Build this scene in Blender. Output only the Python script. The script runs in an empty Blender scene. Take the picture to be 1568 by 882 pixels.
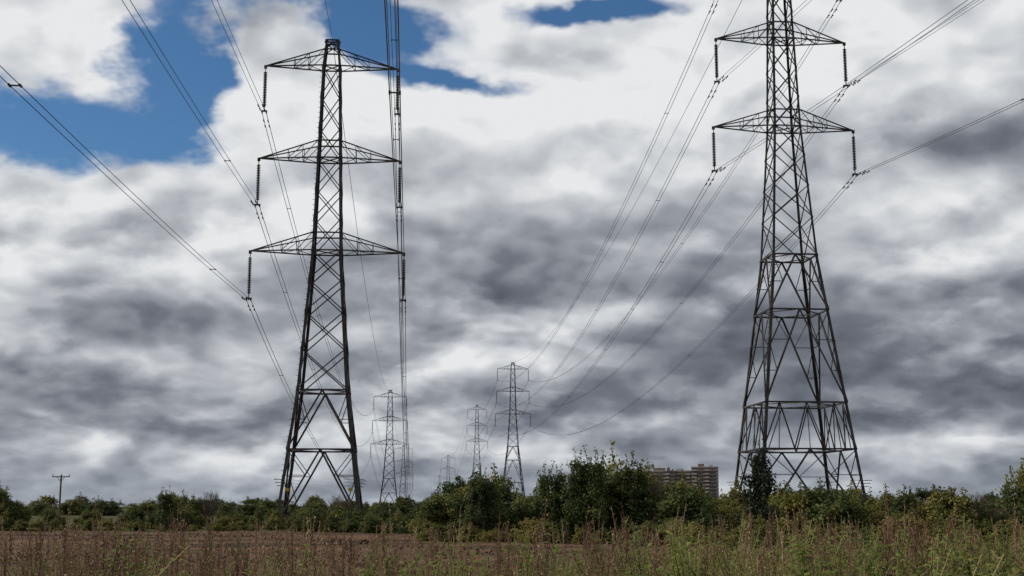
import bpy, math, random
import numpy as np
from mathutils import Vector, Matrix
random.seed(7)
rng = np.random.default_rng(11)
S = bpy.context.scene
COL = S.collection
S.view_settings.view_transform = 'Standard'
S.view_settings.look = 'None'
S.view_settings.exposure = 0

# ------------------------------------------------------------------ helpers
def link(ob, parent=None):
    COL.objects.link(ob)
    if parent is not None: ob.parent = parent
    return ob
def empty(name, loc=(0,0,0)):
    e = bpy.data.objects.new(name, None); e.location = loc; e.empty_display_size = .5
    return link(e)
def mesh_from(name, V, F, mats=(), mi=None, smooth=False):
    me = bpy.data.meshes.new(name)
    me.from_pydata([tuple(v) for v in V], [], [tuple(f) for f in F])
    for m in mats: me.materials.append(m)
    if mi is not None: me.polygons.foreach_set('material_index', np.array(mi, dtype=np.int32))
    me.update(); return me

class MB:
    def __init__(s): s.V=[]; s.F=[]; s.M=[]
    def beam(s, a, b, t, m=0, t2=None):
        a=Vector(a); b=Vector(b); d=b-a
        if d.length<1e-5: return
        d.normalize(); up=Vector((0,0,1)) if abs(d.z)<.95 else Vector((0,1,0))
        r=d.cross(up).normalized(); u=r.cross(d).normalized(); t2=t if t2 is None else t2
        n=len(s.V)
        for p,tt in ((a,t),(b,t2)):
            for sx,sy in ((-1,-1),(1,-1),(1,1),(-1,1)):
                s.V.append(p+r*sx*tt/2+u*sy*tt/2)
        s.F += [(n,n+1,n+5,n+4),(n+1,n+2,n+6,n+5),(n+2,n+3,n+7,n+6),(n+3,n,n+4,n+7),(n+3,n+2,n+1,n),(n+4,n+5,n+6,n+7)]
        s.M += [m]*6
    def angle(s, a, b, w, cx, cy, m=0):
        a=Vector(a); b=Vector(b); th=.035; n=len(s.V)
        prof=[(0,0),(-cx*w,0),(-cx*w,-cy*th),(-cx*th,-cy*th),(-cx*th,-cy*w),(0,-cy*w)]
        for p in (a,b):
            for x,y in prof: s.V.append(p+Vector((x,y,0)))
        for i in range(6):
            j=(i+1)%6; s.F.append((n+i,n+j,n+6+j,n+6+i)); s.M.append(m)
    def box(s, c, sz, m=0):
        x,y,z=c; a,b,h=sz[0]/2,sz[1]/2,sz[2]/2; n=len(s.V)
        for dz in (-h,h):
            for dx,dy in ((-a,-b),(a,-b),(a,b),(-a,b)): s.V.append(Vector((x+dx,y+dy,z+dz)))
        s.F += [(n+3,n+2,n+1,n),(n+4,n+5,n+6,n+7),(n,n+1,n+5,n+4),(n+1,n+2,n+6,n+5),(n+2,n+3,n+7,n+6),(n+3,n,n+4,n+7)]
        s.M += [m]*6
    def lathe(s, x, y, prof, seg=8, m=0):
        n=len(s.V)
        for r,z in prof:
            for k in range(seg):
                a=2*math.pi*k/seg; s.V.append(Vector((x+r*math.cos(a),y+r*math.sin(a),z)))
        for i in range(len(prof)-1):
            for k in range(seg):
                j=(k+1)%seg
                s.F.append((n+i*seg+k,n+i*seg+j,n+(i+1)*seg+j,n+(i+1)*seg+k)); s.M.append(m)
    def mesh(s,name,mats): return mesh_from(name,s.V,s.F,mats,s.M)

# ------------------------------------------------------------------ materials
def newmat(name):
    m=bpy.data.materials.new(name); m.use_nodes=True
    nt=m.node_tree; b=nt.nodes['Principled BSDF']; return m,nt,b
def simple_mat(name, c1, c2, scale=3, rough=.7, metal=0., bump=0., spec=.3):
    m,nt,b=newmat(name); N=nt.nodes; L=nt.links
    tc=N.new('ShaderNodeTexCoord'); no=N.new('ShaderNodeTexNoise'); no.inputs['Scale'].default_value=scale
    no.inputs['Detail'].default_value=6; r=N.new('ShaderNodeValToRGB')
    r.color_ramp.elements[0].position=.35; r.color_ramp.elements[1].position=.65
    r.color_ramp.elements[0].color=(*c1,1); r.color_ramp.elements[1].color=(*c2,1)
    L.new(tc.outputs['Object'],no.inputs['Vector']); L.new(no.outputs['Fac'],r.inputs[0]); L.new(r.outputs[0],b.inputs['Base Color'])
    b.inputs['Roughness'].default_value=rough; b.inputs['Metallic'].default_value=metal
    b.inputs['Specular IOR Level'].default_value=spec
    if bump:
        bu=N.new('ShaderNodeBump'); bu.inputs['Strength'].default_value=bump
        L.new(no.outputs['Fac'],bu.inputs['Height']); L.new(bu.outputs[0],b.inputs['Normal'])
    return m
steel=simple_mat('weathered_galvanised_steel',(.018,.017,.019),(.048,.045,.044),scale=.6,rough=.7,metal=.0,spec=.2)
ceramic=simple_mat('insulator_glaze',(.022,.016,.013),(.035,.026,.022),rough=.4)
yellow=simple_mat('warning_yellow',(.35,.22,.02),(.42,.28,.03),rough=.6)
cable=simple_mat('conductor_aluminium',(.03,.03,.034),(.05,.05,.055),rough=.6,metal=.1)
bark=simple_mat('bark',(.035,.027,.02),(.075,.06,.045),scale=6,rough=.9,bump=.4)

def leaf_mat(name, cols, trans=.35, spread=1.0):
    m,nt,b=newmat(name); N=nt.nodes; L=nt.links
    oi=N.new('ShaderNodeObjectInfo'); ge=N.new('ShaderNodeNewGeometry')
    no=N.new('ShaderNodeTexNoise'); no.inputs['Scale'].default_value=.8; no.inputs['Detail'].default_value=2
    L.new(ge.outputs['Position'],no.inputs['Vector'])
    a=N.new('ShaderNodeMath'); a.operation='MULTIPLY'; a.inputs[1].default_value=.42*spread; L.new(oi.outputs['Random'],a.inputs[0])
    c=N.new('ShaderNodeMath'); c.operation='MULTIPLY'; c.inputs[1].default_value=.28; L.new(ge.outputs['Random Per Island'],c.inputs[0])
    d=N.new('ShaderNodeMath'); d.operation='MULTIPLY_ADD'; d.inputs[1].default_value=1.4; d.inputs[2].default_value=-.50; L.new(no.outputs['Fac'],d.inputs[0])
    e=N.new('ShaderNodeMath'); L.new(a.outputs[0],e.inputs[0]); L.new(c.outputs[0],e.inputs[1])
    f=N.new('ShaderNodeMath'); L.new(e.outputs[0],f.inputs[0]); L.new(d.outputs[0],f.inputs[1])
    r=N.new('ShaderNodeValToRGB'); el=r.color_ramp.elements
    while len(el)<len(cols): el.new(.5)
    for i,cc in enumerate(cols): el[i].position=i/(len(cols)-1); el[i].color=(*cc,1)
    L.new(f.outputs[0],r.inputs[0]); L.new(r.outputs[0],b.inputs['Base Color'])
    b.inputs['Roughness'].default_value=.6; b.inputs['Specular IOR Level'].default_value=.2
    t=N.new('ShaderNodeBsdfTranslucent'); L.new(r.outputs[0],t.inputs[0])
    mx=N.new('ShaderNodeMixShader'); mx.inputs[0].default_value=trans
    L.new(b.outputs[0],mx.inputs[1]); L.new(t.outputs[0],mx.inputs[2]); L.new(mx.outputs[0],N['Material Output'].inputs[0])
    return m
hedge_leaf=leaf_mat('hedge_leaves',[(.014,.022,.008),(.028,.043,.012),(.046,.066,.017),(.09,.10,.025),(.17,.15,.037)],trans=.3,spread=1.2)
olive_leaf=leaf_mat('bramble_leaves',[(.035,.042,.014),(.06,.072,.02),(.11,.112,.028),(.19,.155,.045)],trans=.35,spread=1.3)
dark_leaf=leaf_mat('ivy_leaves',[(.005,.008,.004),(.010,.016,.007),(.016,.025,.009)],trans=.1)
weed_leaf=leaf_mat('weed_leaves',[(.06,.09,.02),(.10,.15,.028),(.15,.20,.04),(.24,.25,.06)],trans=.5)
dry_stem=leaf_mat('dry_stems',[(.07,.036,.024),(.12,.065,.042),(.17,.105,.065),(.30,.23,.13)],trans=.2)
straw=leaf_mat('straw_grass',[(.09,.06,.032),(.18,.14,.07),(.17,.15,.06),(.34,.27,.15)],trans=.35)

# ------------------------------------------------------------------ camera
cam=bpy.data.cameras.new('camera'); co=bpy.data.objects.new('camera',cam); COL.objects.link(co)
cam.sensor_width=36; cam.lens=44.8; cam.clip_end=20000; cam.clip_start=.1
co.location=(0,0,1.7); co.rotation_euler=(math.radians(90+9.72),0,0); S.camera=co

# ------------------------------------------------------------------ sun + world
SUN_AZ=-92; SUN_EL=35
sd=bpy.data.lights.new('sun','SUN'); sd.energy=4.5; sd.angle=math.radians(.5); sd.color=(1,.91,.78)
so=bpy.data.objects.new('sun',sd); COL.objects.link(so)
a=math.radians(SUN_AZ); e=math.radians(SUN_EL)
sdir=Vector((math.sin(a)*math.cos(e),math.cos(a)*math.cos(e),math.sin(e)))
so.rotation_euler=sdir.to_track_quat('Z','Y').to_euler(); so.location=(0,0,80)

W=bpy.data.worlds.new('World'); S.world=W; W.use_nodes=True
nt=W.node_tree; N=nt.nodes; L=nt.links
for n in list(N): N.remove(n)
def setin(sock,v):
    if isinstance(v,bpy.types.NodeSocket): L.new(v,sock)
    else: sock.default_value=v
def M(op,a,b=0.,c=0.,clamp=False):
    n=N.new('ShaderNodeMath'); n.operation=op; n.use_clamp=clamp
    setin(n.inputs[0],a); setin(n.inputs[1],b); setin(n.inputs[2],c); return n.outputs[0]
def VM(op,a,b=None,scale=None):
    n=N.new('ShaderNodeVectorMath'); n.operation=op; setin(n.inputs[0],a)
    if b is not None: setin(n.inputs[1],b)
    if scale is not None: setin(n.inputs['Scale'],scale)
    return n.outputs[0]
def noise(v,scale,detail=6,rough=.55,col=False,dist=0.):
    n=N.new('ShaderNodeTexNoise'); L.new(v,n.inputs['Vector']); n.inputs['Scale'].default_value=scale
    n.inputs['Detail'].default_value=detail; n.inputs['Roughness'].default_value=rough; n.inputs['Distortion'].default_value=dist
    return n.outputs['Color'] if col else n.outputs['Fac']
def sstep(x,lo,hi):
    n=N.new('ShaderNodeMapRange'); n.interpolation_type='SMOOTHSTEP'; setin(n.inputs[0],x)
    n.inputs[1].default_value=lo; n.inputs[2].default_value=hi; return n.outputs[0]
tc=N.new('ShaderNodeTexCoord'); sep=N.new('ShaderNodeSeparateXYZ'); L.new(tc.outputs['Generated'],sep.inputs[0])
x,y,z=sep.outputs
zc=M('ADD',M('MAXIMUM',z,0.),.40)
cb=N.new('ShaderNodeCombineXYZ'); setin(cb.inputs[0],M('DIVIDE',x,zc)); setin(cb.inputs[1],M('DIVIDE',y,zc)); setin(cb.inputs[2],8.3)
P=cb.outputs[0]
wcol=noise(P,4.5,5,.58,True)
P2=VM('ADD',P,VM('SCALE',VM('SUBTRACT',wcol,(.5,.5,.5)),scale=.10))
big=noise(P,2.2,2,.45)
def cloudH(v,d):
    n1=noise(v,4.2,d,.47)
    n2=noise(v,8.,4 if d>4 else 2,.5)
    q=M('SUBTRACT',n2,.5)
    bil=M('POWER',M('MULTIPLY_ADD',q,q,.0012),.5)   # softened |q|: rounded, cauliflower-like swellings
    return M('MULTIPLY_ADD',bil,.55,n1)
H=cloudH(P2,9)
Hs=cloudH(VM('ADD',VM('MULTIPLY',P2,(.986,.966,1)),(-.018,0,0)),3)
emb=M('MULTIPLY',M('SUBTRACT',H,Hs),2.3)
dn=N.new('ShaderNodeSeparateXYZ'); L.new(wcol,dn.inputs[0])
elr=M('MULTIPLY',M('ARCSINE',z),57.2958)
az=M('ADD',M('MULTIPLY',M('ARCTAN2',x,y),57.2958),M('MULTIPLY',M('SUBTRACT',dn.outputs[0],.5),10.))
el=M('ADD',elr,M('MULTIPLY',M('SUBTRACT',dn.outputs[1],.5),6.))
def blobs(lst):
    acc=0.
    for (ba,be,sa,se,amp) in lst:
        da=M('MULTIPLY',M('SUBTRACT',az,ba),1/sa); de=M('MULTIPLY',M('SUBTRACT',el,be),1/se)
        q=M('MULTIPLY_ADD',da,da,M('MULTIPLY',de,de))
        g=M('EXPONENT',M('MULTIPLY',q,-.7))
        acc=M('MULTIPLY_ADD',g,amp,acc)
    return acc
covb=blobs([(-20,16.4,5.5,1.8,-.62),(-15.2,20,1.6,3,-.55),(-10.5,22.,3.6,.9,-.50),(-6.,21.2,2.0,1.0,-.42),
            (4.5,21.8,3.8,.6,-.46),(-26,14.,4,.8,-.40),(-3.,19.6,2.0,.5,-.34),(-22,22.3,4,.6,-.36),(-7,13.2,2.2,.7,-.16),
            (18,8.5,8,3.5,.25),(1,8,4,3,.15),(9,17,4,1.6,.15)])
brib=blobs([(-19,19.6,4.5,1.3,.30),(-12,17.2,3.5,2.8,.20),(-2,18.5,5,3,.18),(8,19.,5,1.8,.14),(18,18.8,4,1.4,.20),
            (19.5,11.3,3.2,1.4,.36),(-4.5,12,3,2.5,.16),(20,6.3,10,3.2,-.36),(21,16,4,1.6,-.24),(3,8.5,9,3.0,-.20),
            (-13,9.0,7,1.6,-.14),(10,4,10,1.8,-.16),(-19,6.4,5,.9,.20),(5,3,4,.6,.25),(-18,2.4,8,.7,.12),(-20,12.5,6,2,.22),
            (-16,4.2,8,.8,-.16),(3,17.,3,1.,-.12),(22,2.4,5,.5,.28),(0,1.5,9,.6,.10)])
hn=M('ADD',M('MULTIPLY',M('SUBTRACT',H,.575),.9),M('MULTIPLY',M('SUBTRACT',big,.5),.6))
low=M('EXPONENT',M('MULTIPLY',M('MAXIMUM',z,0.),-9.))
dens=M('ADD',M('ADD',M('MULTIPLY_ADD',hn,.75,.32),covb),M('MULTIPLY',low,.35))
cover=sstep(dens,-.08,.16)
thick=sstep(hn,-.14,.20)
bri=M('ADD',M('ADD',M('MULTIPLY_ADD',thick,-.28,.77),emb),brib)
bri=M('ADD',bri,M('MULTIPLY',M('SUBTRACT',M('MINIMUM',elr,30.),11.),.010))
edge=M('SUBTRACT',1.,sstep(dens,.05,.25))
bri=M('MULTIPLY_ADD',edge,.14,bri)
ramp=N.new('ShaderNodeValToRGB'); ce=ramp.color_ramp.elements
ce[0].position=0; ce[0].color=(.098,.110,.136,1); ce[1].position=1; ce[1].color=(.80,.81,.82,1)
for p,c in ((.25,(.165,.182,.215)),(.50,(.31,.33,.37)),(.76,(.54,.565,.60))):
    q=ce.new(p); q.color=(*c,1)
L.new(bri,ramp.inputs[0])
haze=M('MULTIPLY',M('EXPONENT',M('MULTIPLY',M('MAXIMUM',z,0.),-36.)),.5)
hm=N.new('ShaderNodeMix'); hm.data_type='RGBA'; L.new(haze,hm.inputs[0]); L.new(ramp.outputs[0],hm.inputs[6]); hm.inputs[7].default_value=(.37,.42,.48,1)
bgc=N.new('ShaderNodeBackground'); L.new(hm.outputs[2],bgc.inputs[0]); bgc.inputs[1].default_value=1.0
sky=N.new('ShaderNodeTexSky'); sky.sky_type='NISHITA'; sky.sun_disc=False
sky.sun_elevation=math.radians(SUN_EL); sky.sun_rotation=math.radians(SUN_AZ); sky.air_density=1.0; sky.dust_density=.3; sky.ozone_density=2.5
tint=N.new('ShaderNodeMix'); tint.data_type='RGBA'; tint.blend_type='MULTIPLY'; tint.inputs[0].default_value=1
L.new(sky.outputs[0],tint.inputs[6]); tint.inputs[7].default_value=(.52,.78,.97,1)
bgs=N.new('ShaderNodeBackground'); L.new(tint.outputs[2],bgs.inputs[0]); bgs.inputs[1].default_value=.09
mxs=N.new('ShaderNodeMixShader'); L.new(cover,mxs.inputs[0]); L.new(bgs.outputs[0],mxs.inputs[1]); L.new(bgc.outputs[0],mxs.inputs[2])
wo=N.new('ShaderNodeOutputWorld'); L.new(mxs.outputs[0],wo.inputs[0])
W.cycles.sampling_method='MANUAL'; W.cycles.sample_map_resolution=256

# ------------------------------------------------------------------ ground
def ground():
    xs=np.concatenate([[-9000,-3000,-800,-300],np.linspace(-120,120,61),[300,800,3000,9000]])
    ys=np.concatenate([[-2000,-300,-40],np.linspace(-10,150,81),[220,400,900,3000,12000]])
    V=[];F=[]
    for yy in ys:
        for xx in xs:
            h=.0
            if abs(xx)<200 and 16<yy<95: h=.05*math.sin(xx*.6+yy*.35)+random.uniform(-.05,.05)
            V.append((xx,yy,h))
    nx=len(xs)
    for j in range(len(ys)-1):
        for i in range(nx-1): F.append((j*nx+i,j*nx+i+1,(j+1)*nx+i+1,(j+1)*nx+i))
    m,nt2,b=newmat('field_soil'); N2=nt2.nodes; L2=nt2.links
    tc=N2.new('ShaderNodeTexCoord'); mp=N2.new('ShaderNodeMapping'); mp.inputs['Scale'].default_value=(.12,.6,1)
    L2.new(tc.outputs['Object'],mp.inputs[0])
    n1=N2.new('ShaderNodeTexNoise'); n1.inputs['Scale'].default_value=.5; n1.inputs['Detail'].default_value=10; n1.inputs['Roughness'].default_value=.7
    L2.new(mp.outputs[0],n1.inputs[0])
    r=N2.new('ShaderNodeValToRGB'); r.color_ramp.elements[0].position=.38; r.color_ramp.elements[1].position=.66
    r.color_ramp.elements[0].color=(.03,.02,.013,1); r.color_ramp.elements[1].color=(.13,.075,.045,1)
    L2.new(n1.outputs[0],r.inputs[0])
    g=N2.new('ShaderNodeValToRGB'); g.color_ramp.elements[0].color=(.025,.032,.012,1); g.color_ramp.elements[1].color=(.06,.06,.022,1)
    L2.new(n1.outputs[0],g.inputs[0])
    sp=N2.new('ShaderNodeSeparateXYZ'); L2.new(tc.outputs['Object'],sp.inputs[0])
    def mr(lo,hi):
        k=N2.new('ShaderNodeMapRange'); L2.new(sp.outputs[1],k.inputs[0]); k.inputs[1].default_value=lo; k.inputs[2].default_value=hi; return k.outputs[0]
    s1=mr(14,18); s2=mr(86,90)
    mm=N2.new('ShaderNodeMath'); mm.operation='SUBTRACT'; mm.use_clamp=True; L2.new(s1,mm.inputs[0]); L2.new(s2,mm.inputs[1])
    mx=N2.new('ShaderNodeMix'); mx.data_type='RGBA'; L2.new(mm.outputs[0],mx.inputs[0]); L2.new(g.outputs[0],mx.inputs[6]); L2.new(r.outputs[0],mx.inputs[7])
    L2.new(mx.outputs[2],b.inputs['Base Color']); b.inputs['Roughness'].default_value=.95; b.inputs['Specular IOR Level'].default_value=.1
    n3=N2.new('ShaderNodeTexNoise'); n3.inputs['Scale'].default_value=3; n3.inputs['Detail'].default_value=8; L2.new(tc.outputs['Object'],n3.inputs[0])
    bu=N2.new('ShaderNodeBump'); bu.inputs['Strength'].default_value=.9; bu.inputs['Distance'].default_value=.2
    L2.new(n3.outputs[0],bu.inputs['Height']); L2.new(bu.outputs[0],b.inputs['Normal'])
    link(bpy.data.objects.new('ground',mesh_from('ground',V,F,[m])))
ground()

# ------------------------------------------------------------------ pylons
INS=4.1
def build_pylon(name, prof, arms, top, xpanels, lower):
    mb=MB()
    def w(z):
        for (z0,w0),(z1,w1) in zip(prof,prof[1:]):
            if z<=z1: return w0+(w1-w0)*(z-z0)/(z1-z0)
        return prof[-1][1]
    def corner(i,z):
        h=w(z)/2; cx,cy=((-1,-1),(1,-1),(1,1),(-1,1))[i]; return Vector((cx*h,cy*h,z))
    zs=[p[0] for p in prof]
    for i,(cx,cy) in enumerate(((-1,-1),(1,-1),(1,1),(-1,1))):
        for z0,z1 in zip(zs,zs[1:]):
            mb.angle(corner(i,z0),corner(i,z1),.24 if z1<24 else .18,cx,cy)
        mb.box(corner(i,.15),(.9,.9,.5))
    faces=((0,1),(1,2),(2,3),(3,0))
    def lerp(a,b,t): return a+(b-a)*t
    for k,(z0,z1) in enumerate(zip(xpanels,xpanels[1:])):
        t=.075 if z0>22 else .09
        for i,j in faces:
            mb.beam(corner(i,z0),corner(j,z1),t); mb.beam(corner(j,z0),corner(i,z1),t)
    for kind,z0,z1,n in lower:
        for i,j in faces:
            A0,B0,A1,B1=corner(i,z0),corner(j,z0),corner(i,z1),corner(j,z1); Mt=(A1+B1)/2
            mb.beam(A1,B1,.13)
            if kind=='K':
                for f,tp in ((A0,A1),(B0,B1)):
                    mb.beam(f,Mt,.13)
                    for q in range(1,n):
                        Lq=lerp(f,tp,q/n); Dq=lerp(f,Mt,q/n)
                        mb.beam(Lq,Dq,.06); mb.beam(Dq,lerp(f,tp,(q+1)/n),.06)
            elif kind=='W':
                mb.beam(A0,B0,.13)
                pts=[lerp(A0,B0,0),lerp(A1,B1,1/6),lerp(A0,B0,2/6),lerp(A1,B1,.5),lerp(A0,B0,4/6),lerp(A1,B1,5/6),lerp(A0,B0,1)]
                for p,q in zip(pts,pts[1:]): mb.beam(p,q,.09)
                mb.beam(lerp(A1,B1,1/6),lerp(A0,B0,1/6),.06); mb.beam(lerp(A1,B1,5/6),lerp(A0,B0,5/6),.06)
        c=[(corner(a,z1)+corner((a+1)%4,z1))/2 for a in range(4)]
        for a_ in range(4): mb.beam(c[a_],c[(a_+1)%4],.08)
    att=[]
    AH=1.5
    for z,half in arms:
        for zz in (z,z+AH):
            for i,j in faces: mb.beam(corner(i,zz),corner(j,zz),.11)
        mb.beam(corner(0,z),corner(2,z),.08); mb.beam(corner(1,z),corner(3,z),.08)
        for s in (-1,1):
            T=Vector((s*half,0,z+.05))
            n=4
            ch={}
            for cy in (-1,1):
                hb=w(z)/2; ht=w(z+AH)/2
                b0=Vector((s*hb,cy*hb,z)); t0=Vector((s*ht,cy*ht,z+AH))
                mb.beam(b0,T,.10); mb.beam(t0,T,.09)
                bs=[lerp(b0,T,q/n) for q in range(n+1)]; ts=[lerp(t0,T,q/n) for q in range(n+1)]
                ch[cy]=(bs,ts)
                for q in (1,2): mb.beam(bs[q],ts[q],.05)
                for q in (0,1): mb.beam(ts[q],bs[q+1],.05)
            for q in (1,2):
                mb.beam(ch[-1][0][q],ch[1][0][q],.05)
            for q in range(0,2): mb.beam(ch[-1 if q%2 else 1][0][q],ch[1 if q%2 else -1][0][q+1],.045)
            mb.box((s*half,0,z-.05),(.24,.16,.28))
            mb.beam((s*half,0,z-.15),(s*half,0,z-.50),.06)
            prof_i=[(.03,z-.45)]
            nd=21; L0=3.1
            for q in range(nd):
                zz=z-.5-q*L0/nd; st=L0/nd
                prof_i += [(.06,zz),(.17,zz-st*.35),(.165,zz-st*.55),(.06,zz-st*.75)]
            prof_i.append((.03,z-.5-L0))
            mb.lathe(s*half,0,prof_i,8,1)
            zb=z-.5-L0
            mb.beam((s*half,0,zb),(s*half,0,z-INS+.1),.07)
            mb.box((s*half,0,z-INS+.12),(.52,.08,.14))
            for d in (-1,1):
                mb.beam((s*half,0,zb-.05),(s*half,d*.32,zb+.05),.035); mb.beam((s*half,d*.32,zb+.05),(s*half,d*.36,zb+.28),.03)
                mb.box((s*half+d*.18,0,z-INS),(.09,.5,.10))
            att.append((s*half,z-INS))
    zt=top
    for i,j in faces: mb.beam(corner(i,zt),corner(j,zt),.12)
    mb.beam((-.7,0,zt),(.7,0,zt),.12)
    zp=arms[-1][0]+AH
    if zt-zp>.6:
        for i,j in faces: mb.beam(corner(i,zp),corner(j,zt),.08); mb.beam(corner(j,zp),corner(i,zt),.08)
    for zz,o in ((3.3,.28),(3.55,.42),(3.8,.55)):
        for i in range(4):
            c=corner(i,zz); cx,cy=((-1,-1),(1,-1),(1,1),(-1,1))[i]
            q=[c+Vector((cx*o,cy*o,0)),c+Vector((-cx*1.0,cy*o,0)),c+Vector((cx*o,-cy*1.0,0))]
            mb.beam(q[0],q[1],.03); mb.beam(q[0],q[2],.03); mb.beam(c,q[0],.05)
    zz=4.5
    while zz<top-1:
        c=corner(0,zz); mb.beam(c,c+Vector((-.16,0,0)),.03); zz+=.45
    yf=-w(3.0)/2-.06
    for sx in (-1,1):
        mb.box((sx*(w(3.0)/2-.55),yf,3.0),(.34,.03,.26),2)
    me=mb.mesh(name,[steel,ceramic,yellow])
    return me,att,top

arms_n=[(22.7,6.4),(30.7,5.95),(38.9,5.65)]
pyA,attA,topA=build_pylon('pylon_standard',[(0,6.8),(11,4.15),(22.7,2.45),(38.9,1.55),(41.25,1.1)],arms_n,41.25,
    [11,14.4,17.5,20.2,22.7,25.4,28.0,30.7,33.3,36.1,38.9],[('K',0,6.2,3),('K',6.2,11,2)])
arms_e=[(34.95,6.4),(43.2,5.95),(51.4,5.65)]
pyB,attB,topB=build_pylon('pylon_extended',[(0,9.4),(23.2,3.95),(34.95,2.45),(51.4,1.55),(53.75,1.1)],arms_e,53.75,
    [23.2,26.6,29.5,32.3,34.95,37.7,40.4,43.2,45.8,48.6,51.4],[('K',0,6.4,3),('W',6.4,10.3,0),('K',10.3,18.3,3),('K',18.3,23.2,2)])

def place(me,x,y,yaw,sz=1.,sxy=1.):
    o=bpy.data.objects.new('electricity_pylon',me); o.location=(x,y,0); o.rotation_euler=(0,0,math.radians(yaw)); o.scale=(sxy,sxy,sz)
    link(o); return o
def mat4(x,y,yaw,sz,sxy): return Matrix.Translation((x,y,0))@Matrix.Rotation(math.radians(yaw),4,'Z')@Matrix.Diagonal((sxy,sxy,sz,1))
lineL=[('A',10.0,-213,4.5,1,1),('A',-15.5,105,4.5,1,1),('A',-42,440,4.6,1,1),('A',-70,828,4.3,.98,1),('A',-101,1230,4.3,.98,1)]
lineR=[('B',56.,-208,5.7,.93,1),('B',24.3,110,5.2,1,1),('B',.3,440,4.6,.945,.95),('B',-18.6,680,4.8,1.02,.9),('A',-52.6,1060,4.8,1.05,1),('A',-93,1650,4,1,1)]
def power_line(line,sags,nm):
    root=empty(nm)
    for d in line: place(pyA if d[0]=='A' else pyB,*d[1:4],sz=d[4],sxy=d[5])
    cu=bpy.data.curves.new('conductors','CURVE'); cu.dimensions='3D'; cu.bevel_depth=.020; cu.bevel_resolution=0
    cu.materials.append(cable)
    mb=MB()
    for si,(a_,b_) in enumerate(zip(line,line[1:])):
        s=sags[si]
        Ma,Mb=mat4(*a_[1:]),mat4(*b_[1:])
        aa=attA if a_[0]=='A' else attB; ab=attA if b_[0]=='A' else attB
        ta=topA if a_[0]=='A' else topB; tb=topA if b_[0]=='A' else topB
        runs=[]
        for (xa,za),(xb,zb) in zip(aa,ab):
            for o in (-.18,.18): runs.append((Ma@Vector((xa+o,0,za)),Mb@Vector((xb+o,0,zb)),s,o))
        runs.append((Ma@Vector((0,0,ta+.1)),Mb@Vector((0,0,tb+.1)),s*.8,None))
        far = si>=3
        for p,q,sg,o in runs:
            if far and o==.18: continue
            n=64
            sp=cu.splines.new('POLY'); sp.points.add(n)
            for k in range(n+1):
                t=k/n; v=p.lerp(q,t); v.z-=4*sg*t*(1-t)
                sp.points[k].co=(*v,1)
                sp.points[k].radius=1.0 if si==0 else (1.35 if si==1 else 1.6)
            if o==-.18 and si<2:
                D=(q-p); D.z=0; Ln=D.length; D.normalize(); R=Vector((D.y,-D.x,0))
                if R.x<0: R=-R
                def at(dist):
                    t=dist/Ln; v=p.lerp(q,t); v.z-=4*sg*t*(1-t); return v
                dist=random.uniform(22,30)
                while dist<Ln-15:
                    v=at(dist); mb.beam(v,v+R*.36,.045)
                    for u in (0,.36):
                        c=v+R*u; mb.beam(c-D*.14,c+D*.14,.065)
                    dist+=random.uniform(38,52)
                for dd in (1.5,2.6,Ln-1.5,Ln-2.6):
                    for u in (0,.36):
                        v=at(dd)+R*u+Vector((0,0,-.10)); mb.beam(v-D*.2,v+D*.2,.025)
                        mb.beam(v-D*.28,v-D*.13,.09); mb.beam(v+D*.13,v+D*.28,.09)
    link(bpy.data.objects.new('conductors',cu),root)
    link(bpy.data.objects.new('spacers_and_dampers',mb.mesh('spacers_and_dampers',[cable])),root)
power_line(lineL,[4.5,11,11,10],'overhead_power_line')
power_line(lineR,[7.6,11,6,10,14],'overhead_power_line')

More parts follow.
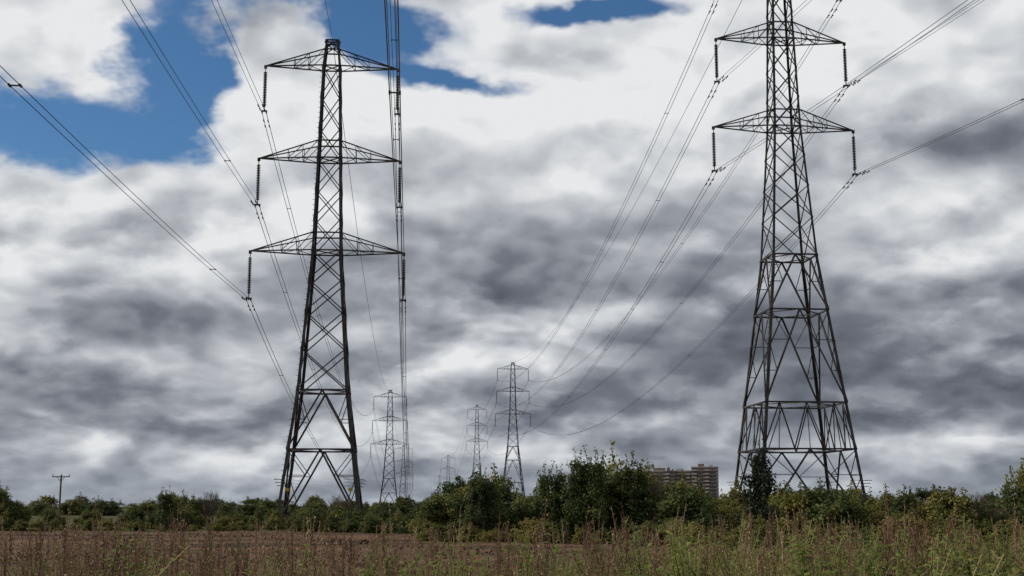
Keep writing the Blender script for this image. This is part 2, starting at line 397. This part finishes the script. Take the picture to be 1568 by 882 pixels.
# ------------------------------------------------------------------ vegetation meshes
def leaf_quads(C, Nn, size, aspect=.6):
    n=len(C)
    r=rng.normal(size=(n,3)); t=np.cross(Nn,r); t/=np.linalg.norm(t,axis=1,keepdims=True)+1e-9
    b=np.cross(Nn,t); b/=np.linalg.norm(b,axis=1,keepdims=True)+1e-9
    s=size[:,None] if isinstance(size,np.ndarray) else size
    v=np.stack([C-t*s*.5, C+b*s*.5*aspect, C+t*s*.5, C-b*s*.5*aspect],1).reshape(-1,3)
    f=np.arange(n*4).reshape(-1,4)
    return v,f
def build_bush(name, w, d, h, ncl, nleaf, leaf, seed, leafmat=hedge_leaf, shoots=14, lift=0., rcl=(.28,.6), taper=.5):
    r_=np.random.default_rng(seed); mb=MB(); Cs=[];Ns=[];cl=[]
    for k in range(ncl):
        th=r_.uniform(0,2*math.pi); zz=lift+(h-lift)*r_.uniform(.05,.93)
        f=1-taper*max(0,(zz/h-.35))**1.3*1.6
        rr=math.sqrt(r_.uniform(.15,1))*max(f,.15)*(.85+.25*math.sin(th*3+seed)+.12*math.sin(th*5+seed*2))
        c=np.array([math.cos(th)*rr*w*.42,math.sin(th)*rr*d*.42,zz]); cl.append(c)
        R=r_.uniform(*rcl)*(1.1-.35*zz/h)
        n=int(nleaf*(R/rcl[1])**2*1.3)+10
        dr=r_.normal(size=(n,3)); dr/=np.linalg.norm(dr,axis=1,keepdims=True)
        rad=R*r_.uniform(.35,1.12,size=(n,1))*(1+.3*np.sin(dr[:,:1]*5+k))
        p=c+dr*rad*np.array([1.15,1.15,.85]); p[:,2]=np.abs(p[:,2])
        Cs.append(p); Ns.append(dr+r_.normal(size=(n,3))*.7+np.array([0,0,.25]))
    for k in range(shoots):
        c=cl[r_.integers(len(cl))]
        a_=np.array(c); ln=r_.uniform(.5,1.1)*h*.24; b_=a_+np.array([r_.normal()*.18,r_.normal()*.18,1.])*ln+np.array([0,0,.2])
        mb.beam(a_,b_,.03,1,.01)
        n=22; t=r_.uniform(.25,1,size=(n,1)); p=a_+(b_-a_)*t+r_.normal(size=(n,3))*.07
        Cs.append(p); Ns.append(r_.normal(size=(n,3)))
    for k in range(6):
        c=cl[r_.integers(len(cl))]; base=np.array([r_.normal()*w*.08,r_.normal()*d*.08,-.05]); mid=(base+c)/2+np.array([r_.normal()*.1,r_.normal()*.1,.15*h])
        mb.beam(base,mid,.12,1,.07); mb.beam(mid,c,.07,1,.03)
        for q in range(4):
            c2=cl[r_.integers(len(cl))]; mb.beam(mid,c2,.045,1,.015)
    C=np.concatenate(Cs); Nn=np.concatenate(Ns); Nn/=np.linalg.norm(Nn,axis=1,keepdims=True)
    v,f=leaf_quads(C,Nn,r_.uniform(.6,1.25,size=len(C))*leaf)
    zmax=float(np.percentile(C[:,2],99)); k_=h/zmax
    off=len(mb.V); V=[tuple(q) for q in mb.V]+[tuple(q) for q in v]; F=mb.F+[tuple(q+off) for q in f]
    V=[(a_,b_,c_*k_) for a_,b_,c_ in V]
    return mesh_from(name,V,F,[leafmat,bark],mb.M+[0]*len(f))
bushes=[build_bush('bush_foliage_%d'%i,4.0,3.2,3.0,62,190,.17,20+i,shoots=22) for i in range(4)]
bushes+= [build_bush('bush_foliage_%d'%i,3.0,2.6,3.0,44,170,.16,40+i,shoots=26,taper=.8) for i in range(3)]
brambles=[build_bush('bramble_foliage_%d'%i,3.6,3.0,3.0,50,170,.19,90+i,leafmat=olive_leaf,shoots=40,taper=.7) for i in range(3)]
trees=[build_bush('tree_foliage_%d'%i,4.2,3.6,4.6,80,200,.17,60+i,shoots=26,lift=.6,taper=.6) for i in range(2)]
ivy=build_bush('ivy_foliage',1.7,1.5,4.2,80,190,.13,77,leafmat=dark_leaf,shoots=10,rcl=(.22,.46),taper=.85)
def twig_bush(name,h,seed):
    r_=random.Random(seed); mb=MB()
    def grow(p,d,l,t,k):
        q=p+d*l; mb.beam(p,q,t,0,t*.6)
        if k==0: return
        for _ in range(r_.randint(2,4)):
            nd=(d+Vector((r_.gauss(0,.38),r_.gauss(0,.38),r_.uniform(0,.3)))).normalized()
            grow(p.lerp(q,r_.uniform(.5,1)),nd,l*r_.uniform(.6,.85),t*.6,k-1)
    for _ in range(7): grow(Vector((r_.gauss(0,.2),r_.gauss(0,.2),0)),Vector((r_.gauss(0,.35),r_.gauss(0,.35),1)).normalized(),h*.33,.05,4)
    return mb.mesh(name,[bark])
twigs=[twig_bush('bare_shrub_%d'%i,3.2,i) for i in range(2)]

def put(root,me,x,y,h,base,ws=1.):
    s=h/base; o=bpy.data.objects.new('bush_%d'%len(root.children),me); o.location=(x,y,-.03)
    o.rotation_euler=(0,0,random.uniform(0,6.28)); o.scale=(s*ws,s*ws,s); link(o,root)
def hedge(name,pts,step,wsr=(.9,1.25),dy=1.2,meshes=None,jit=(.72,1.06),rows=1,k=1.):
    root=empty(name)
    xs=[p[0] for p in pts]
    x=xs[0]
    while x<xs[-1]:
        h=float(np.interp(x,xs,[p[2] for p in pts])); y=float(np.interp(x,xs,[p[1] for p in pts]))
        for r in range(rows):
            hh=h*random.uniform(*jit)*(1 if r==rows-1 else .82)*k
            put(root,random.choice(meshes or bushes),x+random.uniform(-.3,.3),y+r*2.2+random.uniform(-dy,dy),hh,3.0,random.uniform(*wsr))
        x+=step*random.uniform(.75,1.25)*max(.55,h/3)
    return root
hedge('hedgerow',[(-4.4,70,2.5),(-3,69,3.0),(-1.4,68,3.4),(.3,66,3.2),(1.6,66,3.1),(2.9,66,3.6),(4,66,4.0),(5,66,3.9),(6,66,3.9),(7.2,66,3.4),(8.5,65,3.0),(9.8,65,2.5),(11,66,2.1)],1.25,rows=3,jit=(.66,1.08))
hedge('hedgerow',[(11,66,2.3),(13,65,2.6),(14.5,64,3.0),(16.5,63,2.9),(18.5,62,2.7),(20,61,3.0),(21.5,60,2.2),(23,59,1.9),(24.3,58,2.7),(25.5,58,3.3),(30,57,3.6),(38,55,3)],1.3,rows=3,jit=(.60,1.10),meshes=bushes+brambles[:2])
hedge('bramble_thicket',[(6,58,1.1),(14,52,1.05),(18,48,1.1),(22,45,1.2),(28,42,1.3)],1.2,rows=2,wsr=(1.2,1.8),jit=(.45,1.2),dy=2.5,meshes=brambles)
hedge('bramble_thicket',[(-4,62,.7),(2,61,.8),(8,60,.8)],1.5,rows=1,wsr=(1.3,2.0),jit=(.4,1.4),dy=1.5,meshes=brambles)
hedge('hedgerow',[(-60,98,3.),(-41,96,3.1),(-37.6,95,3.0),(-35.2,95,2.7),(-33.8,96,1.4),(-28.5,97,1.3),(-26.5,97,2.6),(-25,98,1.5),(-24,98,2.5),(-22,99,1.3),(-19,99,1.5),(-17,98,2.5),(-14,99,2.2),(-12,97,1.5),(-7,94,1.3),(-4,90,1.5)],1.6,rows=2,jit=(.45,1.14),dy=3)
hedge('bramble_thicket',[(-14,88,1.5),(-11,86,1.8),(-8,84,1.5),(-5.5,80,1.4)],1.4,rows=2,wsr=(1.1,1.6),jit=(.6,1.15),meshes=bushes+brambles)
hedge('bramble_thicket',[(-45,90,.9),(-30,91,.7),(-16,90,.8)],1.6,rows=1,wsr=(1.5,2.2),jit=(.4,1.3),dy=2,meshes=brambles)
hedge('distant_tree_line',[(-130,240,3.2),(-60,240,2.2),(-30,240,2.4),(0,250,2.4),(40,260,3.5),(80,260,4.0),(130,250,4.5)],3.6,rows=1,wsr=(1.6,2.6),dy=10,jit=(.6,1.3))
hedge('distant_tree_line',[(-320,560,8),(-200,560,5.0),(-100,560,5.5),(0,560,5.0),(100,560,6.5),(200,560,8),(320,560,9)],7,rows=1,wsr=(1.6,2.6),dy=14,jit=(.6,1.3))
def tree(name,me,x,y,h,base,ws=1.):
    o=bpy.data.objects.new(name,me); o.location=(x,y,0); s=h/base; o.scale=(s*ws,s*ws,s); o.rotation_euler=(0,0,random.uniform(0,6)); link(o)
tree('hawthorn_tree',trees[0],3.9,65.5,4.0,4.6,.9); tree('hawthorn_tree',trees[1],6.2,66.5,3.8,4.6)
tree('hawthorn_tree',trees[1],-37.0,92.5,3.0,4.6,1.1); tree('hawthorn_tree',trees[0],26.3,57,3.4,4.6,1.1)
tree('hawthorn_tree',trees[0],2.0,67,3.4,4.6,.9); tree('hawthorn_tree',trees[1],-25.5,95,2.7,4.6,.9)
tree('hawthorn_tree',trees[1],-1.6,66,3.2,4.6,.9)
tree('ivy_covered_stump',ivy,11.0,57,4.0,4.2,1.0)
tree('bare_shrub',twigs[0],7.3,68,3.9,3.2); tree('bare_shrub',twigs[1],21.8,61,3.0,3.2); tree('bare_shrub',twigs[0],5.6,68,4.2,3.2)
tree('bare_shrub',twigs[1],-22.6,98,3.6,3.2); tree('bare_shrub',twigs[0],-12.9,97,3.2,3.2)

# ------------------------------------------------------------------ utility pole
mb=MB(); mb.lathe(0,0,[(.17,0),(.12,6.3),(0,6.35)],8,0); mb.beam((-1.3,-.12,6.0),(1.3,-.12,6.0),.14); mb.beam((-.6,-.1,6.0),(0,-.1,5.3),.06); mb.beam((.6,-.1,6.0),(0,-.1,5.3),.06)
for xx in (-1.2,0,1.2): mb.lathe(xx,-.12,[(.03,6.07),(.09,6.12),(.05,6.2),(.1,6.25),(.04,6.38)],8,1)
wood=simple_mat('weathered_pole_timber',(.05,.04,.03),(.09,.075,.06),scale=8,rough=.9)
o=bpy.data.objects.new('utility_pole',mb.mesh('utility_pole',[wood,ceramic])); o.location=(-66.5,190,0); link(o)

# ------------------------------------------------------------------ apartment block
def block():
    root=empty('apartment_block',(131,1000,3.6)); root.rotation_euler=(0,0,math.radians(-14))
    brick=simple_mat('block_brick',(.09,.068,.058),(.12,.09,.078),scale=.3,rough=.9)
    conc=simple_mat('block_concrete',(.18,.175,.17),(.23,.22,.215),scale=.4,rough=.85)
    glass=simple_mat('block_glass',(.02,.025,.03),(.05,.055,.06),scale=.2,rough=.15,spec=.6)
    def wing(nm,x0,x1,y0,y1,st):
        mb=MB(); H=st*2.75; w_=x1-x0
        mb.box(((x0+x1)/2,(y0+y1)/2,H/2-2),(w_,y1-y0,H+4),0)
        for k in range(st):
            z=k*2.75+1.55
            n=int(w_/4)
            mb.box(((x0+x1)/2,y0-.35,k*2.75+.15),(w_+.3,.7,.28),1)
            for q in range(n):
                xc=x0+(q+.5)*w_/n
                mb.box((xc,y0-.02,z),(2.6,.12,1.5),2); mb.box((xc,y0-.10,z),(.12,.14,1.5),1)
                if q%2==0: mb.box((xc,y0-1.2,k*2.75+.75),(3.2,.12,1.0),1); mb.box((xc,y0-.85,k*2.75+.2),(3.2,.9,.15),1)
            for q in range(3):
                yc=y0+(q+.5)*(y1-y0)/3
                mb.box((x0-.02,yc,z),(.12,2,1.4),2); mb.box((x1+.02,yc,z),(.12,2,1.4),2)
        mb.box(((x0+x1)/2,(y0+y1)/2,H+.4),(w_+.6,y1-y0+.6,.8),1)
        mb.box((x0+w_*.35,(y0+y1)/2,H+1.9),(w_*.22,6,2.2),0); mb.box((x0+w_*.75,(y0+y1)/2,H+1.5),(w_*.12,5,1.4),1)
        mb.beam((x0+w_*.35,(y0+y1)/2,H+3),(x0+w_*.35,(y0+y1)/2,H+6),.2,1)
        o=bpy.data.objects.new(nm,mb.mesh(nm,[brick,conc,glass])); link(o,root)
    wing('main_wing',-31,8,0,14,9); wing('end_wing',9,28,-6,12,10); wing('stair_wing',-12,-4,-4,-.2,9)
block()

# ------------------------------------------------------------------ foreground weeds
def dock(name,h,seed):
    r_=np.random.default_rng(seed); mb=MB(); C=[];
    lean=r_.normal(size=2)*.06
    pts=[np.array([lean[0]*t*t*h,lean[1]*t*t*h,h*t]) for t in np.linspace(0,1,5)]
    for k in range(4): mb.beam(pts[k],pts[k+1],.011-.002*k,1,.009-.002*k)
    for k in range(7):
        t=r_.uniform(.5,.92); p=np.array([lean[0]*t*t*h,lean[1]*t*t*h,h*t]); a_=r_.uniform(0,6.28); l=r_.uniform(.08,.2)
        q=p+np.array([math.cos(a_)*.28,math.sin(a_)*.28,1])*l; mb.beam(p,q,.004,1,.0025)
        n=12; C.append(p+(q-p)*r_.uniform(.2,1,size=(n,1))+r_.normal(size=(n,3))*.007)
    n=26; t=r_.uniform(.78,1,size=(n,1)); C.append(np.array([lean[0]*h,lean[1]*h,h])*t+r_.normal(size=(n,3))*.007)
    C=np.concatenate(C); Nn=r_.normal(size=C.shape); Nn/=np.linalg.norm(Nn,axis=1,keepdims=True)
    v,f=leaf_quads(C,Nn,.014,.8); off=len(mb.V)
    return mesh_from(name,[tuple(q) for q in mb.V]+[tuple(q) for q in v],mb.F+[tuple(q+off) for q in f],[dry_stem,dry_stem],mb.M+[0]*len(f))
def leafy(name,h,seed,big=.10):
    r_=np.random.default_rng(seed); V=[];F=[];Mi=[]; mb=MB()
    lean=r_.normal(size=2)*.12
    for b in range(5):
        bl=r_.normal(size=2)*.17*(b>0); hb=h*(1 if b==0 else r_.uniform(.74,.98))
        f0=lambda t:np.array([(lean[0]+bl[0])*t*t*hb,(lean[1]+bl[1])*t*t*hb,hb*t])
        for t0,t1 in zip(np.linspace(0,1,6),np.linspace(0,1,6)[1:]): mb.beam(f0(t0),f0(t1),.008,1,.005)
        n=38
        for k in range(n):
            t=.35+.65*k/n; p=f0(t); a_=k*2.4+r_.normal()*.3; s=big*(1.2-.65*t)*r_.uniform(.7,1.3)
            d=np.array([math.cos(a_),math.sin(a_),r_.uniform(.1,.8)]); d/=np.linalg.norm(d); sd_=np.array([-math.sin(a_),math.cos(a_),0])
            up=np.cross(d,sd_)
            i=len(V)
            V+= [p, p+d*s*.5+sd_*s*.25-up*s*.05, p+d*s*1.0-np.array([0,0,s*.25]), p+d*s*.5-sd_*s*.25-up*s*.05, p+d*s*.5]
            F+= [(i,i+1,i+4),(i+1,i+2,i+4),(i+2,i+3,i+4),(i+3,i,i+4)]; Mi+=[0]*4
    off=len(V)
    return mesh_from(name,[tuple(q) for q in V]+[tuple(q) for q in mb.V],F+[tuple(j+off for j in f) for f in mb.F],[weed_leaf,straw],Mi+mb.M)
def tuft(name,h,seed,n=60,mat=straw,spread=.25):
    r_=np.random.default_rng(seed); V=[];F=[]
    for k in range(n):
        b=r_.normal(size=2)*spread*.5; hh=h*r_.uniform(.5,1.05); ln=r_.normal(size=2)*.16*hh; a_=r_.uniform(0,3.14); w_=.004
        i=len(V)
        for t,ww in ((0,1),(.4,.9),(.75,.6),(1,.1)):
            c=np.array([b[0]+ln[0]*t**2,b[1]+ln[1]*t**2,hh*(t-.08*t**3)]); o_=np.array([math.cos(a_),math.sin(a_),0])*w_*ww
            V+=[c-o_,c+o_]
        for q in range(3): F.append((i+2*q,i+2*q+1,i+2*q+3,i+2*q+2))
        if k%3==0:
            for q in range(10):
                t=r_.uniform(.8,1); c=np.array([b[0]+ln[0]*t*t,b[1]+ln[1]*t*t,hh*(t-.08*t**3)])+r_.normal(size=3)*.008
                j=len(V); V+=[c,c+r_.normal(size=3)*.010,c+r_.normal(size=3)*.010]; F.append((j,j+1,j+2))
    return mesh_from(name,[tuple(q) for q in V],F,[mat])
docks=[dock('dock_stalk_%d'%i,1.0,100+i) for i in range(6)]
leafs=[leafy('leafy_weed_%d'%i,1.0,120+i) for i in range(6)]
tufts=[tuft('grass_tuft_%d'%i,1.0,140+i) for i in range(4)]
gtufts=[tuft('green_grass_tuft_%d'%i,1.0,150+i,mat=weed_leaf) for i in range(2)]
def scatter(name,meshes,n,yr,drop,dens,power=.6,clump=.5):
    """tops of the verge plants lie drop(u)=(tallest,shortest) metres below eye level per metre of distance"""
    root=empty(name); c=0; tries=0
    while c<n and tries<n*40:
        tries+=1
        y=random.uniform(*yr); x=random.uniform(-.6,.6)*y; u=x/y
        cl=math.sin(x*1.9+y*.7)*math.sin(x*.77+1.+y*.3)
        if random.random()>dens(u)*(1-clump+clump*(cl>0)): continue
        lo,hi=drop(u); d=lo+(hi-lo)*random.random()**power
        h=1.7-d*y
        if h<.35: continue
        o=bpy.data.objects.new('plant_%d'%c,random.choice(meshes)); o.location=(x,y,0); o.rotation_euler=(0,0,random.uniform(0,6.28)); k=random.uniform(.75,1.15)
        o.scale=(k,k,h); link(o,root); c+=1
rt=lambda u:max(0.,min(1.,(u+.02)/.3))
scatter('dock_stalks',docks,950,(8,17),lambda u:(.008-.004*rt(u),.052-.012*rt(u)),lambda u:.95 if u<-.1 else .75,power=.75,clump=.3)
scatter('leafy_weeds',leafs,460,(7.5,15),lambda u:(.008-.003*rt(u),.054-.016*rt(u)),lambda u:.25 if u<-.12 else (.65 if u<.08 else .97),power=.7,clump=.8)
scatter('tall_grass',tufts,700,(8,18),lambda u:(.030-.012*rt(u),.054-.014*rt(u)),lambda u:.6 if u<.05 else .94)
scatter('green_grass',gtufts,200,(8,17),lambda u:(.032-.012*rt(u),.054-.014*rt(u)),lambda u:.2 if u<-.1 else .94)
# field stubble / clods
V=[];F=[]
for k in range(22000):
    y=20+75*random.random()**.8; x=random.uniform(-.6,.6)*y; h=random.uniform(.02,.08)*(1 if random.random()<.98 else 2.2); a_=random.uniform(0,3.14); w_=random.uniform(.02,.08)
    dx,dy=math.cos(a_)*w_,math.sin(a_)*w_; i=len(V); lx,ly=random.gauss(0,.05),random.gauss(0,.05)
    V+=[(x-dx,y-dy,-.05),(x+dx,y+dy,-.05),(x+dx*.3+lx,y+dy*.3+ly,h),(x-dx*.5+lx,y-dy*.5+ly,h*.8)]; F.append((i,i+1,i+2,i+3))
stub=leaf_mat('stubble',[(.03,.018,.011),(.055,.033,.02),(.085,.052,.032),(.12,.08,.05)],trans=.1)
link(bpy.data.objects.new('field_stubble',mesh_from('field_stubble',V,F,[stub])))
